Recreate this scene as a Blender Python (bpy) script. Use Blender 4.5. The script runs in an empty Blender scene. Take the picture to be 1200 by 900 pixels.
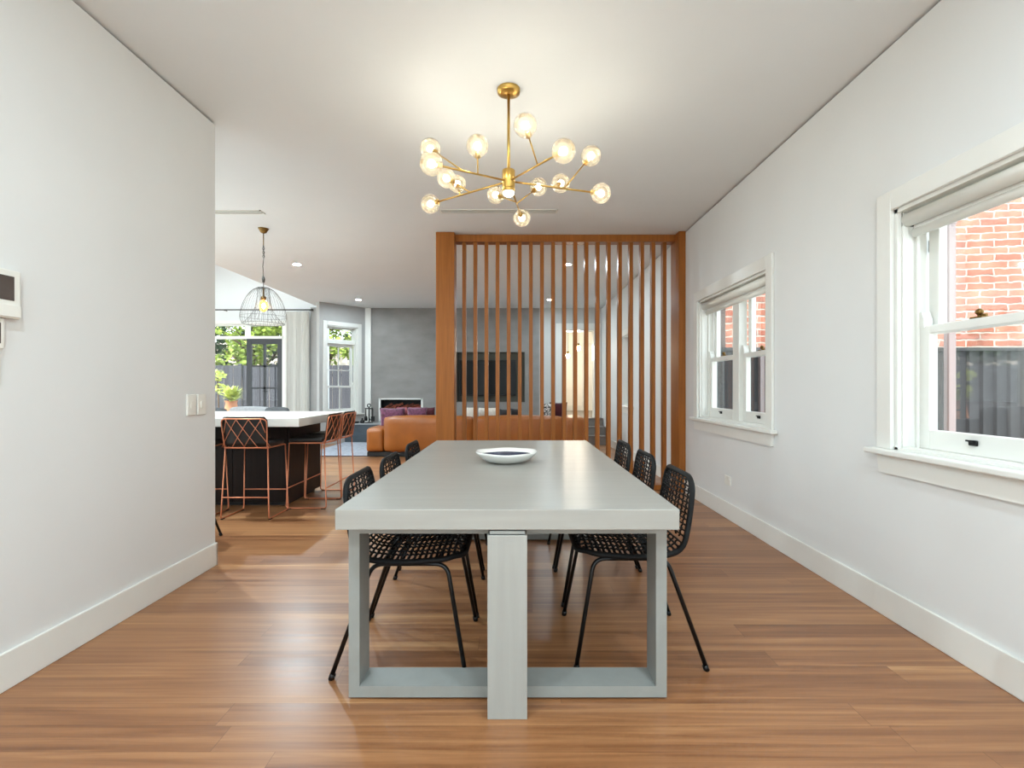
import bpy, bmesh, math, random
from mathutils import Vector, Matrix
random.seed(7)
PI = math.pi
R = math.radians
C = bpy.context.scene.collection
sc = bpy.context.scene

# ------------------------------------------------------------------ materials
def srgb(r, g, b):
    f = lambda c: (c / 255 / 12.92) if c / 255 <= 0.04045 else ((c / 255 + 0.055) / 1.055) ** 2.4
    return (f(r), f(g), f(b), 1)

def new_mat(name):
    m = bpy.data.materials.new(name); m.use_nodes = True
    nt = m.node_tree; nt.nodes.clear()
    out = nt.nodes.new('ShaderNodeOutputMaterial')
    return m, nt, out

def N(nt, typ, **kw):
    n = nt.nodes.new(typ)
    for k, v in kw.items():
        if k.startswith('i_'):
            n.inputs[k[2:].replace('_', ' ')].default_value = v
        else:
            setattr(n, k, v)
    return n

def mat(name, col, rough=0.5, metal=0.0, var=0.06, scale=(8, 8, 8), bump=0.0, bscale=60, spec=0.5, coat=0.0, detail=4, coord='Object', sheen=0.0, col2=None):
    """Principled material whose colour wanders a little with stretched noise."""
    m, nt, out = new_mat(name)
    p = N(nt, 'ShaderNodeBsdfPrincipled')
    p.inputs['Roughness'].default_value = rough; p.inputs['Metallic'].default_value = metal
    p.inputs['Specular IOR Level'].default_value = spec; p.inputs['Coat Weight'].default_value = coat
    p.inputs['Coat Roughness'].default_value = 0.15
    p.inputs['Sheen Weight'].default_value = sheen
    tc = N(nt, 'ShaderNodeTexCoord'); mp = N(nt, 'ShaderNodeMapping'); mp.inputs['Scale'].default_value = scale
    nt.links.new(tc.outputs[coord], mp.inputs['Vector'])
    nz = N(nt, 'ShaderNodeTexNoise'); nz.inputs['Scale'].default_value = 1.0; nz.inputs['Detail'].default_value = detail
    nt.links.new(mp.outputs[0], nz.inputs['Vector'])
    mx = N(nt, 'ShaderNodeMix', data_type='RGBA')
    a = [max(0, c * (1 - var)) for c in col[:3]] + [1]
    b = [min(1, c * (1 + var)) for c in col[:3]] + [1]
    if col2: a, b = col, col2
    mx.inputs[6].default_value = a; mx.inputs[7].default_value = b
    rp = N(nt, 'ShaderNodeMapRange'); rp.inputs['From Min'].default_value = 0.3; rp.inputs['From Max'].default_value = 0.7
    nt.links.new(nz.outputs[0], rp.inputs[0]); nt.links.new(rp.outputs[0], mx.inputs[0])
    nt.links.new(mx.outputs[2], p.inputs['Base Color'])
    if bump:
        n2 = N(nt, 'ShaderNodeTexNoise'); n2.inputs['Scale'].default_value = bscale; n2.inputs['Detail'].default_value = 3
        nt.links.new(tc.outputs[coord], n2.inputs['Vector'])
        bp = N(nt, 'ShaderNodeBump'); bp.inputs['Strength'].default_value = bump; bp.inputs['Distance'].default_value = 0.01
        nt.links.new(n2.outputs[0], bp.inputs['Height']); nt.links.new(bp.outputs[0], p.inputs['Normal'])
    nt.links.new(p.outputs[0], out.inputs[0])
    return m

def emit(name, col, strength):
    m, nt, out = new_mat(name)
    e = N(nt, 'ShaderNodeEmission'); e.inputs[0].default_value = col; e.inputs[1].default_value = strength
    nt.links.new(e.outputs[0], out.inputs[0]); return m

def glass(name, tint=(1, 1, 1, 1), refl=0.9, glow=0.0, glowcol=(1, .9, .7, 1)):
    m, nt, out = new_mat(name)
    t = N(nt, 'ShaderNodeBsdfTransparent'); t.inputs[0].default_value = tint
    g = N(nt, 'ShaderNodeBsdfGlossy'); g.inputs['Roughness'].default_value = 0.02
    f = N(nt, 'ShaderNodeFresnel'); f.inputs[0].default_value = 1.45
    mu = N(nt, 'ShaderNodeMath', operation='MULTIPLY'); mu.inputs[1].default_value = refl
    nt.links.new(f.outputs[0], mu.inputs[0])
    mx = N(nt, 'ShaderNodeMixShader')
    nt.links.new(mu.outputs[0], mx.inputs[0])
    base = t.outputs[0]
    if glow:
        tl = N(nt, 'ShaderNodeBsdfTranslucent'); tl.inputs[0].default_value = glowcol
        m2 = N(nt, 'ShaderNodeMixShader'); m2.inputs[0].default_value = glow
        nt.links.new(t.outputs[0], m2.inputs[1]); nt.links.new(tl.outputs[0], m2.inputs[2])
        base = m2.outputs[0]
    nt.links.new(base, mx.inputs[1]); nt.links.new(g.outputs[0], mx.inputs[2])
    nt.links.new(mx.outputs[0], out.inputs[0]); return m

def floor_mat():
    m, nt, out = new_mat('timber_boards')
    L = nt.links.new
    p = N(nt, 'ShaderNodeBsdfPrincipled')
    tc = N(nt, 'ShaderNodeTexCoord'); sx = N(nt, 'ShaderNodeSeparateXYZ'); L(tc.outputs['Object'], sx.inputs[0])
    def M(op, a, b=None, c=None):
        n = N(nt, 'ShaderNodeMath', operation=op)
        for i, v in enumerate((a, b, c)):
            if v is None: continue
            if isinstance(v, (int, float)): n.inputs[i].default_value = v
            else: L(v, n.inputs[i])
        return n.outputs[0]
    BW = 0.128
    yy = M('DIVIDE', sx.outputs[1], BW); row = M('FLOOR', yy); fy = M('FRACT', yy)
    wn = N(nt, 'ShaderNodeTexWhiteNoise', noise_dimensions='1D'); L(row, wn.inputs['W'])
    xo = M('DIVIDE', M('ADD', sx.outputs[0], M('MULTIPLY', wn.outputs[0], 7.0)), 2.3)
    col = M('FLOOR', xo); fx = M('FRACT', xo)
    cv = N(nt, 'ShaderNodeCombineXYZ'); L(row, cv.inputs[0]); L(col, cv.inputs[1])
    w2 = N(nt, 'ShaderNodeTexWhiteNoise', noise_dimensions='3D'); L(cv.outputs[0], w2.inputs['Vector'])
    # grain
    gv = N(nt, 'ShaderNodeCombineXYZ')
    L(M('MULTIPLY', sx.outputs[0], 0.9), gv.inputs[0]); L(M('MULTIPLY', sx.outputs[1], 26.0), gv.inputs[1]); L(M('MULTIPLY', w2.outputs[0], 40.0), gv.inputs[2])
    gn = N(nt, 'ShaderNodeTexNoise'); gn.inputs['Scale'].default_value = 1.0; gn.inputs['Detail'].default_value = 6; gn.inputs['Roughness'].default_value = 0.6; gn.inputs['Distortion'].default_value = 0.7
    L(gv.outputs[0], gn.inputs['Vector'])
    rt = M('ADD', M('ADD', .1, M('MULTIPLY', w2.outputs[0], 0.38)), M('MULTIPLY', M('SUBTRACT', gn.outputs[0], 0.42), 1.35))
    cr = N(nt, 'ShaderNodeValToRGB'); e = cr.color_ramp.elements
    e[0].position = -0.0; e[0].color = srgb(112, 72, 44)
    e[1].position = 0.85; e[1].color = srgb(192, 148, 102)
    for pos, c in ((0.22, srgb(132, 87, 55)), (0.42, srgb(150, 103, 67)), (0.62, srgb(166, 119, 79))):
        n = e.new(pos); n.color = c
    L(rt, cr.inputs[0])
    # dark joints
    j1 = M('LESS_THAN', fy, 0.012); j2 = M('LESS_THAN', fx, 0.0009); jj = M('MAXIMUM', j1, j2)
    mx = N(nt, 'ShaderNodeMix', data_type='RGBA'); L(M('MULTIPLY', jj, 0.55), mx.inputs[0]); L(cr.outputs[0], mx.inputs[6]); mx.inputs[7].default_value = srgb(70, 38, 22)
    L(mx.outputs[2], p.inputs['Base Color'])
    rr = M('ADD', 0.25, M('MULTIPLY', gn.outputs[0], 0.16)); L(rr, p.inputs['Roughness'])
    p.inputs['Specular IOR Level'].default_value = 0.5
    bp = N(nt, 'ShaderNodeBump'); bp.inputs['Strength'].default_value = 0.06; bp.inputs['Distance'].default_value = 0.004
    L(gn.outputs[0], bp.inputs['Height']); L(bp.outputs[0], p.inputs['Normal'])
    L(p.outputs[0], out.inputs[0]); return m

def brick_mat():
    m, nt, out = new_mat('old_red_brick'); L = nt.links.new
    p = N(nt, 'ShaderNodeBsdfPrincipled'); p.inputs['Roughness'].default_value = 0.9
    tc = N(nt, 'ShaderNodeTexCoord'); sx = N(nt, 'ShaderNodeSeparateXYZ'); L(tc.outputs['Object'], sx.inputs[0])
    cb = N(nt, 'ShaderNodeCombineXYZ'); L(sx.outputs[0], cb.inputs[0]); L(sx.outputs[2], cb.inputs[1])
    nz = N(nt, 'ShaderNodeTexNoise'); nz.inputs['Scale'].default_value = 9; L(tc.outputs['Object'], nz.inputs['Vector'])
    ad = N(nt, 'ShaderNodeVectorMath', operation='MULTIPLY_ADD'); L(nz.outputs['Color'], ad.inputs[0]); ad.inputs[1].default_value = (.05, .045, 0); L(cb.outputs[0], ad.inputs[2])
    b = N(nt, 'ShaderNodeTexBrick'); L(ad.outputs[0], b.inputs['Vector'])
    b.inputs['Color1'].default_value = srgb(160, 96, 78); b.inputs['Color2'].default_value = srgb(186, 126, 104); b.inputs['Mortar'].default_value = srgb(196, 184, 172)
    b.inputs['Scale'].default_value = 1; b.inputs['Brick Width'].default_value = 0.34; b.inputs['Row Height'].default_value = 0.098
    b.inputs['Mortar Size'].default_value = 0.012; b.inputs['Mortar Smooth'].default_value = 0.3
    n2 = N(nt, 'ShaderNodeTexNoise'); n2.inputs['Scale'].default_value = 5; n2.inputs['Detail'].default_value = 5; L(tc.outputs['Object'], n2.inputs['Vector'])
    mx = N(nt, 'ShaderNodeMix', data_type='RGBA', blend_type='MULTIPLY'); mx.inputs[0].default_value = .8; L(b.outputs[0], mx.inputs[6])
    rp = N(nt, 'ShaderNodeMapRange'); rp.inputs['From Min'].default_value = .3; rp.inputs['From Max'].default_value = .7; rp.inputs['To Min'].default_value = .5; rp.inputs['To Max'].default_value = 1.2
    L(n2.outputs[0], rp.inputs[0]); L(rp.outputs[0], mx.inputs[7]); L(mx.outputs[2], p.inputs['Base Color'])
    bp = N(nt, 'ShaderNodeBump'); bp.inputs['Strength'].default_value = 1.0; bp.inputs['Distance'].default_value = 0.03; bp.invert = True
    L(b.outputs['Fac'], bp.inputs['Height']); L(bp.outputs[0], p.inputs['Normal'])
    L(p.outputs[0], out.inputs[0]); return m

M_ = dict(
    wall=mat('warm_white_paint', srgb(220, 221, 220), .6, var=.015, scale=(2, 2, 2)),
    ceil=mat('ceiling_white_paint', srgb(226, 229, 230), .7, var=.01, scale=(2, 2, 2)),
    trim=mat('white_gloss_trim', srgb(226, 226, 221), .32, var=.01),
    slot=mat('pale_grey_slot', srgb(150, 149, 146), .6),
    gap=mat('shadow_gap_grey', srgb(60, 60, 58), .8),
    floor=floor_mat(),
    table=mat('pale_grey_limed_timber', srgb(152, 150, 144), .34, var=.05, scale=(2.2, 30, 30), detail=6, spec=.4),
    tableleg=mat('pale_grey_limed_timber_upright', srgb(152, 152, 147), .4, var=.05, scale=(30, 30, 2.2), detail=6),
    sled=mat('grey_painted_timber', srgb(138, 140, 136), .45, var=.05, scale=(12, 12, 12)),
    steel=mat('dark_steel', srgb(40, 40, 40), .4, metal=.8),
    rattan=mat('charcoal_woven_rattan', srgb(17, 17, 18), .6, spec=.22, var=.35, scale=(90, 90, 90)),
    blackmetal=mat('black_powder_coat', srgb(10, 10, 11), .32, spec=.35, var=.1),
    copper=mat('copper_rod', srgb(214, 138, 104), .35, metal=.75, var=.08),
    blackpad=mat('black_leather_pad', srgb(26, 25, 25), .45, var=.2, bump=.15, bscale=150),
    screen=mat('orange_stained_timber', srgb(152, 92, 40), .38, var=.16, spec=.22, scale=(45, 45, 2.0), detail=6),
    darkwood=mat('dark_wenge_timber', srgb(26, 16, 13), .5, spec=.25, var=.35, scale=(45, 45, 1.2), detail=6),
    stone=mat('white_stone_counter', srgb(232, 229, 222), .3, var=.03, scale=(5, 5, 5), spec=.4),
    brass=mat('brushed_brass', srgb(196, 160, 88), .3, metal=1.0, var=.05),
    oldbrass=mat('aged_brass', srgb(120, 92, 50), .35, metal=.9, var=.1),
    leather=mat('tan_leather', srgb(146, 82, 26), .4, var=.12, scale=(5, 5, 5), bump=.35, bscale=9),
    plinth=mat('black_plinth', srgb(20, 18, 17), .6),
    greywall=mat('grey_polished_plaster', srgb(133, 130, 127), .55, var=.13, scale=(2.2, 2.2, 4.5), detail=9, bump=.06, bscale=5),
    greypaint=mat('grey_paint', srgb(172, 171, 169), .6, var=.02),
    lightgrey=mat('light_grey_paint', srgb(198, 199, 197), .6, var=.02),
    bench=mat('blue_grey_stone', srgb(66, 76, 84), .4, var=.2, scale=(4, 4, 9), detail=6),
    benchtop=mat('grey_stone_slab', srgb(150, 152, 152), .3, var=.06),
    black=mat('matt_black', srgb(12, 12, 12), .6),
    tvglass=mat('dark_screen_glass', srgb(8, 9, 9), .12, spec=.15),
    niche=mat('olive_grey_niche', srgb(72, 72, 62), .5),
    log=mat('charred_log', srgb(120, 62, 44), .85, var=.5, scale=(12, 12, 12)),
    rug=mat('blue_grey_rug', srgb(158, 162, 172), .95, var=.2, scale=(14, 14, 14), detail=8, bump=.5, bscale=160),
    rugedge=mat('rug_edge_shade', srgb(52, 54, 60), .9),
    purple=mat('plum_velvet', srgb(64, 20, 38), .7, scale=(22, 22, 22), sheen=.3, col2=srgb(118, 62, 96)),
    rose=mat('rose_patterned_cotton', srgb(104, 32, 46), .8, scale=(16, 16, 16), col2=srgb(158, 86, 92), detail=2),
    maroon=mat('maroon_cotton', srgb(74, 20, 32), .8, var=.25, scale=(16, 16, 16)),
    fluffy=mat('white_fluffy_fabric', srgb(214, 208, 198), .95, var=.12, scale=(30, 30, 30), bump=.8, bscale=60),
    charcoal=mat('charcoal_fabric', srgb(40, 40, 42), .9, var=.2, scale=(30, 30, 30)),
    checks=mat('black_white_print', srgb(20, 20, 24), .85, scale=(38, 38, 38), col2=srgb(225, 222, 218), detail=0),
    greyfab=mat('grey_upholstery', srgb(150, 151, 152), .9, var=.1, scale=(30, 30, 30)),
    darkgreyfab=mat('dark_grey_upholstery', srgb(78, 80, 82), .9, var=.1, scale=(30, 30, 30)),
    curtain=mat('pale_linen_curtain', srgb(232, 231, 227), .9, var=.03, scale=(60, 60, 3)),
    rod=mat('pewter_rod', srgb(78, 76, 72), .4, metal=.7),
    doorgrey=mat('dark_grey_door_paint', srgb(46, 48, 52), .45, var=.04),
    china=mat('white_glazed_ceramic', srgb(236, 236, 232), .16, var=.02, spec=.6),
    navy=mat('navy_glaze', srgb(52, 58, 78), .2, var=.25, scale=(20, 20, 20)),
    plastic=mat('white_plastic', srgb(228, 227, 220), .4, var=.01),
    lcd=mat('brown_grey_display', srgb(84, 76, 72), .25, var=.1),
    fence=mat('charcoal_steel_fence', srgb(40, 39, 41), .6, var=.08, scale=(3, 3, 3)),
    fencetimber=mat('grey_paling_fence', srgb(58, 58, 64), .8, var=.15, scale=(14, 14, 1)),
    pier=mat('brown_render', srgb(112, 96, 90), .85, var=.1),
    brick=brick_mat(),
    downpipe=mat('pale_pink_paint', srgb(136, 124, 124), .5, var=.02),
    paving=mat('concrete_paving', srgb(205, 204, 198), .9, var=.1, scale=(3, 3, 3)),  # kept pale so the unseen ground bounces daylight onto the ceilings
    bark=mat('brown_bark', srgb(84, 66, 50), .9, var=.3, scale=(20, 20, 5)),
    leafd=mat('deep_green_leaf', srgb(44, 68, 34), .6, var=.4, scale=(6, 6, 6)),
    leafm=mat('fresh_green_leaf', srgb(60, 86, 38), .6, var=.35, scale=(6, 6, 6)),
    leafy=mat('lime_green_leaf', srgb(138, 156, 66), .6, var=.2, scale=(6, 6, 6)),
    leafp=mat('pale_lime_leaf', srgb(186, 194, 104), .55, var=.15, scale=(14, 14, 14)),
    terracotta=mat('terracotta', srgb(190, 128, 96), .8, var=.1),
    render=mat('cream_render', srgb(228, 214, 200), .8, var=.03),
    stair=mat('grey_brown_stone', srgb(124, 116, 110), .6, var=.12, scale=(5, 5, 5)),
    hall=mat('cream_paint', srgb(238, 236, 230), .6, var=.01),
    glass=glass('clear_window_glass', refl=.22),
    globe=glass('pale_amber_globe_glass', (1.0, .95, .84, 1), .8, glow=.06, glowcol=(1, .84, .6, 1)),
    amber=glass('amber_glass', (1.0, .72, .3, 1), .8, glow=.25, glowcol=(1, .6, .15, 1)),
    bulb=emit('warm_lamp', (1, .99, .93, 1), 85),
    amberbulb=emit('amber_lamp', (1, .74, .36, 1), 150),
    downs=emit('bright_downlight_lamp', (.80, .96, 1.04, 1), 3600),
    downf=emit('soft_downlight_lamp', (.80, .96, 1.04, 1), 900),
    down=emit('fill_downlight_lamp', (.80, .96, 1.04, 1), 1500),
    sconce=emit('sconce_lamp', (1, .88, .68, 1), 420),
    diff=emit('hub_lamp', (1, .92, .78, 1), 12),
)

# ------------------------------------------------------------------ mesh helpers
def box(bm, x0, x1, y0, y1, z0, z1, bev=0.0, seg=2):
    r = bmesh.ops.create_cube(bm, size=1.0, matrix=Matrix.Translation(((x0 + x1) / 2, (y0 + y1) / 2, (z0 + z1) / 2)) @ Matrix.Diagonal((abs(x1 - x0), abs(y1 - y0), abs(z1 - z0), 1)))
    if bev:
        es = list({e for v in r['verts'] for e in v.link_edges})
        bmesh.ops.bevel(bm, geom=es, offset=bev, segments=seg, affect='EDGES', profile=.5)

def fillet(pts, r, n=5):
    pts = [Vector(p) for p in pts]; out = [pts[0]]
    for a, b, c in zip(pts, pts[1:], pts[2:]):
        u = (a - b); v = (c - b); d = min(r, u.length * .49, v.length * .49)
        p0 = b + u.normalized() * d; p1 = b + v.normalized() * d
        for i in range(n + 1):
            t = i / n; out.append(p0 * (1 - t) ** 2 + b * 2 * t * (1 - t) + p1 * t * t)
    out.append(pts[-1]); return out

def tube(bm, pts, r, sides=8, closed=False, flat=1.0):
    pts = [Vector(p) for p in pts]; n = len(pts); rings = []
    rr = r if hasattr(r, '__len__') else [r] * n
    up = None
    for i, p in enumerate(pts):
        a = pts[(i - 1) % n] if (closed or i > 0) else p
        b = pts[(i + 1) % n] if (closed or i < n - 1) else p
        t = (b - a).normalized()
        if up is None:
            up = Vector((0, 0, 1)) if abs(t.z) < .9 else Vector((1, 0, 0))
        s = t.cross(up)
        if s.length < 1e-6: s = t.orthogonal()
        s.normalize(); up = s.cross(t).normalized()
        rings.append([bm.verts.new(p + (s * math.cos(2 * PI * k / sides) + up * math.sin(2 * PI * k / sides) * flat) * rr[i]) for k in range(sides)])
    for i in range(n if closed else n - 1):
        A, B = rings[i], rings[(i + 1) % n]
        for k in range(sides):
            f = bm.faces.new((A[k], A[(k + 1) % sides], B[(k + 1) % sides], B[k])); f.smooth = True
    if not closed:
        bm.faces.new(list(reversed(rings[0]))); bm.faces.new(rings[-1])

def lathe(bm, prof, n=24, c=(0, 0, 0), sx=1, sy=1):
    rings = []
    for r, z in prof:
        if r < 1e-6: rings.append([bm.verts.new((c[0], c[1], c[2] + z))])
        else: rings.append([bm.verts.new((c[0] + sx * r * math.cos(2 * PI * k / n), c[1] + sy * r * math.sin(2 * PI * k / n), c[2] + z)) for k in range(n)])
    for A, B in zip(rings, rings[1:]):
        for k in range(n):
            k2 = (k + 1) % n
            vs = [A[k % len(A)], A[k2 % len(A)], B[k2 % len(B)], B[k % len(B)]]
            u = []
            for v in vs:
                if v not in u: u.append(v)
            if len(u) > 2:
                try: bm.faces.new(u).smooth = True
                except ValueError: pass

def sphere(bm, c, r, sub=2, s=(1, 1, 1)):
    q = bmesh.ops.create_icosphere(bm, subdivisions=sub, radius=r, matrix=Matrix.Translation(c) @ Matrix.Diagonal((*s, 1)))
    for v in q['verts']:
        for f in v.link_faces: f.smooth = True

def prism(bm, poly, z0, z1):
    lo = [bm.verts.new((x, y, z0)) for x, y in poly]; hi = [bm.verts.new((x, y, z1)) for x, y in poly]
    bm.faces.new(list(reversed(lo))); bm.faces.new(hi); n = len(poly)
    for i in range(n): bm.faces.new((lo[i], lo[(i + 1) % n], hi[(i + 1) % n], hi[i]))

def grid_wall(bm, axis, p0, p1, a0, a1, z0, z1, holes):
    """slab between p0..p1 on `axis`, spanning a0..a1 and z0..z1, with rectangular holes (a,b,z,z)"""
    As = sorted({a0, a1, *[h[0] for h in holes], *[h[1] for h in holes]}); Zs = sorted({z0, z1, *[h[2] for h in holes], *[h[3] for h in holes]})
    for i in range(len(As) - 1):
        run = None
        for j in range(len(Zs) - 1):
            ca, cz = (As[i] + As[i + 1]) / 2, (Zs[j] + Zs[j + 1]) / 2
            inside = any(h[0] < ca < h[1] and h[2] < cz < h[3] for h in holes)
            if inside: continue
            if axis == 'x': box(bm, p0, p1, As[i], As[i + 1], Zs[j], Zs[j + 1])
            else: box(bm, As[i], As[i + 1], p0, p1, Zs[j], Zs[j + 1])

def obj(name, bm, m, parent=None, loc=None):
    bmesh.ops.recalc_face_normals(bm, faces=bm.faces)
    me = bpy.data.meshes.new(name); bm.to_mesh(me); bm.free()
    me.materials.append(M_[m] if isinstance(m, str) else m)
    o = bpy.data.objects.new(name, me); C.objects.link(o)
    if parent: o.parent = parent
    if loc: o.location = loc
    return o

def B(): return bmesh.new()
def one(fn, *a, **k):
    bm = B(); fn(bm, *a, **k); return bm

def tag(o, label=None, cat=None, group=None, kind=None):
    if label: o['label'] = label
    if cat: o['category'] = cat
    if group: o['group'] = group
    if kind: o['kind'] = kind
    return o

def thing(name, label, cat, loc=(0, 0, 0), rz=0, group=None, kind=None):
    o = bpy.data.objects.new(name, None); o.empty_display_size = .1; C.objects.link(o); o.location = loc; o.rotation_euler = (0, 0, rz)
    return tag(o, label, cat, group, kind)

def struct(name, bm, m, label=None, cat=None):
    return tag(obj(name, bm, m), label, cat, kind='structure')

def copy_tree(o, parent=None):
    c = o.copy(); C.objects.link(c)
    if parent: c.parent = parent
    for ch in list(o.children): copy_tree(ch, c)
    return c

# ------------------------------------------------------------------ the room
CH = 2.95           # ceiling height
XL, XR = -2.0, 1.93
YB = 11.4
bm = B(); box(bm, -7.6, 2.3, -1.9, YB + .3, -.12, 0); struct('floor', bm, 'floor', 'honey brown timber board floor running across the whole room', 'floor')
bm = B(); grid_wall(bm, 'x', 0, 0, 0, 0, 0, 0, []) if False else None
box(bm, -4.3, 2.3, -1.9, YB + .3, CH, CH + .2); box(bm, -7.6, -4.3, -1.9, 7.0, CH, CH + .2)
struct('ceiling', bm, 'ceil', 'flat white ceiling over the dining and living rooms', 'ceiling')
# raised ceiling over the kitchen end, with an unseen frosted skylight added to let in light
bm = B(); box(bm, -4.4, -4.3, 7.0, YB + .3, CH + .2, 4.0); box(bm, -7.6, -4.3, 6.9, 7.0, CH + .2, 4.0)
box(bm, -7.6, -4.3, 6.9, 7.6, 4.0, 4.15); box(bm, -7.6, -4.3, 10.4, YB + .3, 4.0, 4.15); box(bm, -7.6, -6.9, 7.6, 10.4, 4.0, 4.15); box(bm, -5.0, -4.3, 7.6, 10.4, 4.0, 4.15)
struct('trim_1', bm, 'ceil', 'raised white ceiling recess over the kitchen end', 'ceiling recess')

m_, nt_, out_ = new_mat('added_frosted_skylight'); tl_ = N(nt_, 'ShaderNodeBsdfTranslucent'); tl_.inputs[0].default_value = (.9, .91, .91, 1); nt_.links.new(tl_.outputs[0], out_.inputs[0])
bm = B(); v_ = [bm.verts.new(q) for q in ((-6.95, 7.55, 4.1), (-4.95, 7.55, 4.1), (-4.95, 10.45, 4.1), (-6.95, 10.45, 4.1))]; bm.faces.new(v_); struct('added_skylight', bm, m_)
GAP = .014
bm = B(); box(bm, XL - .16, XL, -1.9, 3.42, 0, CH - GAP); struct('wall_left', bm, 'wall', 'white wall on the left with the light switches', 'wall')
bm = B(); box(bm, XL - .16, XL - .014, -1.9, 3.41, CH - GAP, CH)
box(bm, XR + .014, XR + .2, -1.9, YB, CH - GAP, CH); struct('trim_2', bm, 'gap', 'thin dark shadow gap where walls meet the ceiling', 'shadow gap')
W1, W2, W3 = (1.14, 2.60), (3.90, 5.36), (8.42, 9.10)
WZ0, WZ1 = .87, 2.085
bm = B(); grid_wall(bm, 'x', XR, XR + .19, -1.9, YB, 0, CH - GAP, [(*W1, WZ0, WZ1), (*W2, WZ0, WZ1), (*W3, WZ0, WZ1)])
struct('wall_right', bm, 'wall', 'white wall on the right with three sash windows', 'wall')
# behind the camera: a wall with a wide unseen opening, added for fill daylight
bm = B(); grid_wall(bm, 'y', -2.1, -1.9, XL - .16, XR + .27, -.12, CH + .2, [(-1.75, 1.7, 0, 2.6)])
struct('wall_front', bm, 'wall')
bm = B()
for x in (-1.75, -.6, .55, 1.64): box(bm, x, x + .06, -2.04, -1.96, 0, 2.6)
box(bm, -1.75, 1.7, -2.04, -1.96, 2.54, 2.6); box(bm, -1.75, 1.7, -2.04, -1.96, 0, .06)
struct('added_opening', bm, 'trim')
bm = B(); box(bm, -7.6, XL - .16, 3.25, 3.42, 0, CH); struct('wall_kitchen', bm, 'wall')
bm = B(); grid_wall(bm, 'x', -7.75, -7.6, 3.25, YB + .3, -.12, 4.15, [(3.9, 11.2, .1, 2.6)]); struct('wall_outer', bm, 'wall')  # large unseen window opening added to brighten kitchen and living end
bm = B()
for y in (3.9, 5.7, 7.5, 9.3, 11.14): box(bm, -7.72, -7.64, y, y + .06, .1, 2.6)
box(bm, -7.72, -7.64, 3.9, 11.2, 2.54, 2.6); box(bm, -7.72, -7.64, 3.9, 11.2, .1, .16); struct('added_window', bm, 'trim')

# baseboards
bm = B(); box(bm, XL, XL + .016, -1.9, 3.42, 0, .15, .004); box(bm, XL - .16, XL + .016, 3.405, 3.425, 0, .15, .004)
struct('baseboard_left', bm, 'trim', 'tall white baseboard along the left wall', 'baseboard')
bm = B(); box(bm, XR - .016, XR, -1.9, YB, 0, .15, .004); struct('baseboard_right', bm, 'trim', 'tall white baseboard along the right wall', 'baseboard')
bm = B(); box(bm, .55, 1.0, YB - .016, YB, 0, .15, .004); struct('baseboard_back', bm, 'trim', 'short white baseboard beside the stair', 'baseboard')

# back wall: grey plaster with television niche and fireplace, then pale wall with the hall doorway
NX0, NX1, NZ0, NZ1 = -1.30, .23, .86, 1.975
FX0, FX1, FZ0, FZ1 = -3.01, -2.05, .43, .925
bm = B(); grid_wall(bm, 'y', YB, YB + .3, -3.19, .55, 0, CH, [(NX0, NX1, NZ0, NZ1), (FX0, FX1, FZ0, FZ1)])
struct('wall_back', bm, 'greywall', 'grey polished plaster wall with fireplace and television niche', 'wall')
DX0, DX1, DZ0, DZ1 = 1.06, 1.79, .5, 2.47
bm = B(); grid_wall(bm, 'y', YB, YB + .3, .55, XR + .27, 0, CH, [(DX0, DX1, DZ0, DZ1)])
struct('wall_stair', bm, 'lightgrey', 'pale grey wall around the raised hall doorway', 'wall')
bm = B(); box(bm, -3.32, -3.19, YB - .04, YB + .3, 0, CH); struct('trim_3', bm, 'trim', 'narrow white pilaster left of the grey plaster wall', 'pilaster')
# TV niche lining
bm = B(); box(bm, NX0, NX1, YB + .18, YB + .2, NZ0, NZ1)
box(bm, NX0, NX0 + .012, YB - .004, YB + .18, NZ0, NZ1); box(bm, NX1 - .012, NX1, YB - .004, YB + .18, NZ0, NZ1)
box(bm, NX0, NX1, YB - .004, YB + .18, NZ1 - .012, NZ1); box(bm, NX0, NX1, YB - .004, YB + .18, NZ0, NZ0 + .012)
struct('trim_4', bm, 'niche', 'dark olive recess holding the television', 'niche')

# angled bay wall
P0, P1 = Vector((-4.02, 10.54)), Vector((-3.30, 11.40))
dv = (P1 - P0).normalized(); nv = Vector((-dv.y, dv.x)); ANG = math.atan2(dv.y, dv.x); LEN = (P1 - P0).length
BC, BW_ = LEN * .475, .74          # window centre along the wall, opening width
bm = B(); grid_wall(bm, 'y', 0, .1, 0, LEN, 0, CH, [(BC - BW_ / 2, BC + BW_ / 2, .62, 2.49)])
o = struct('wall_angled', bm, 'greypaint', 'grey angled wall with a tall window beside the fireplace', 'wall'); o.location = (P0.x, P0.y, 0); o.rotation_euler = (0, 0, ANG)
bm = B(); prism(bm, [(-4.05, 10.66), (-4.30, YB), (-4.22, YB), (-4.0, 10.7)], 0, CH); box(bm, -4.49, -4.24, 11.27, YB, 0, CH)
struct('wall_return', bm, 'greypaint')
# garden end wall with glazed doors
GX0, GX1, GZ = -7.3, -5.14, 2.60
bm = B(); grid_wall(bm, 'y', YB, YB + .2, -7.6, -4.2, 0, 4.15, [(GX0, GX1, 0, GZ)])
struct('wall_garden', bm, 'ceil', 'pale wall above and beside the garden doors', 'wall')

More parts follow.
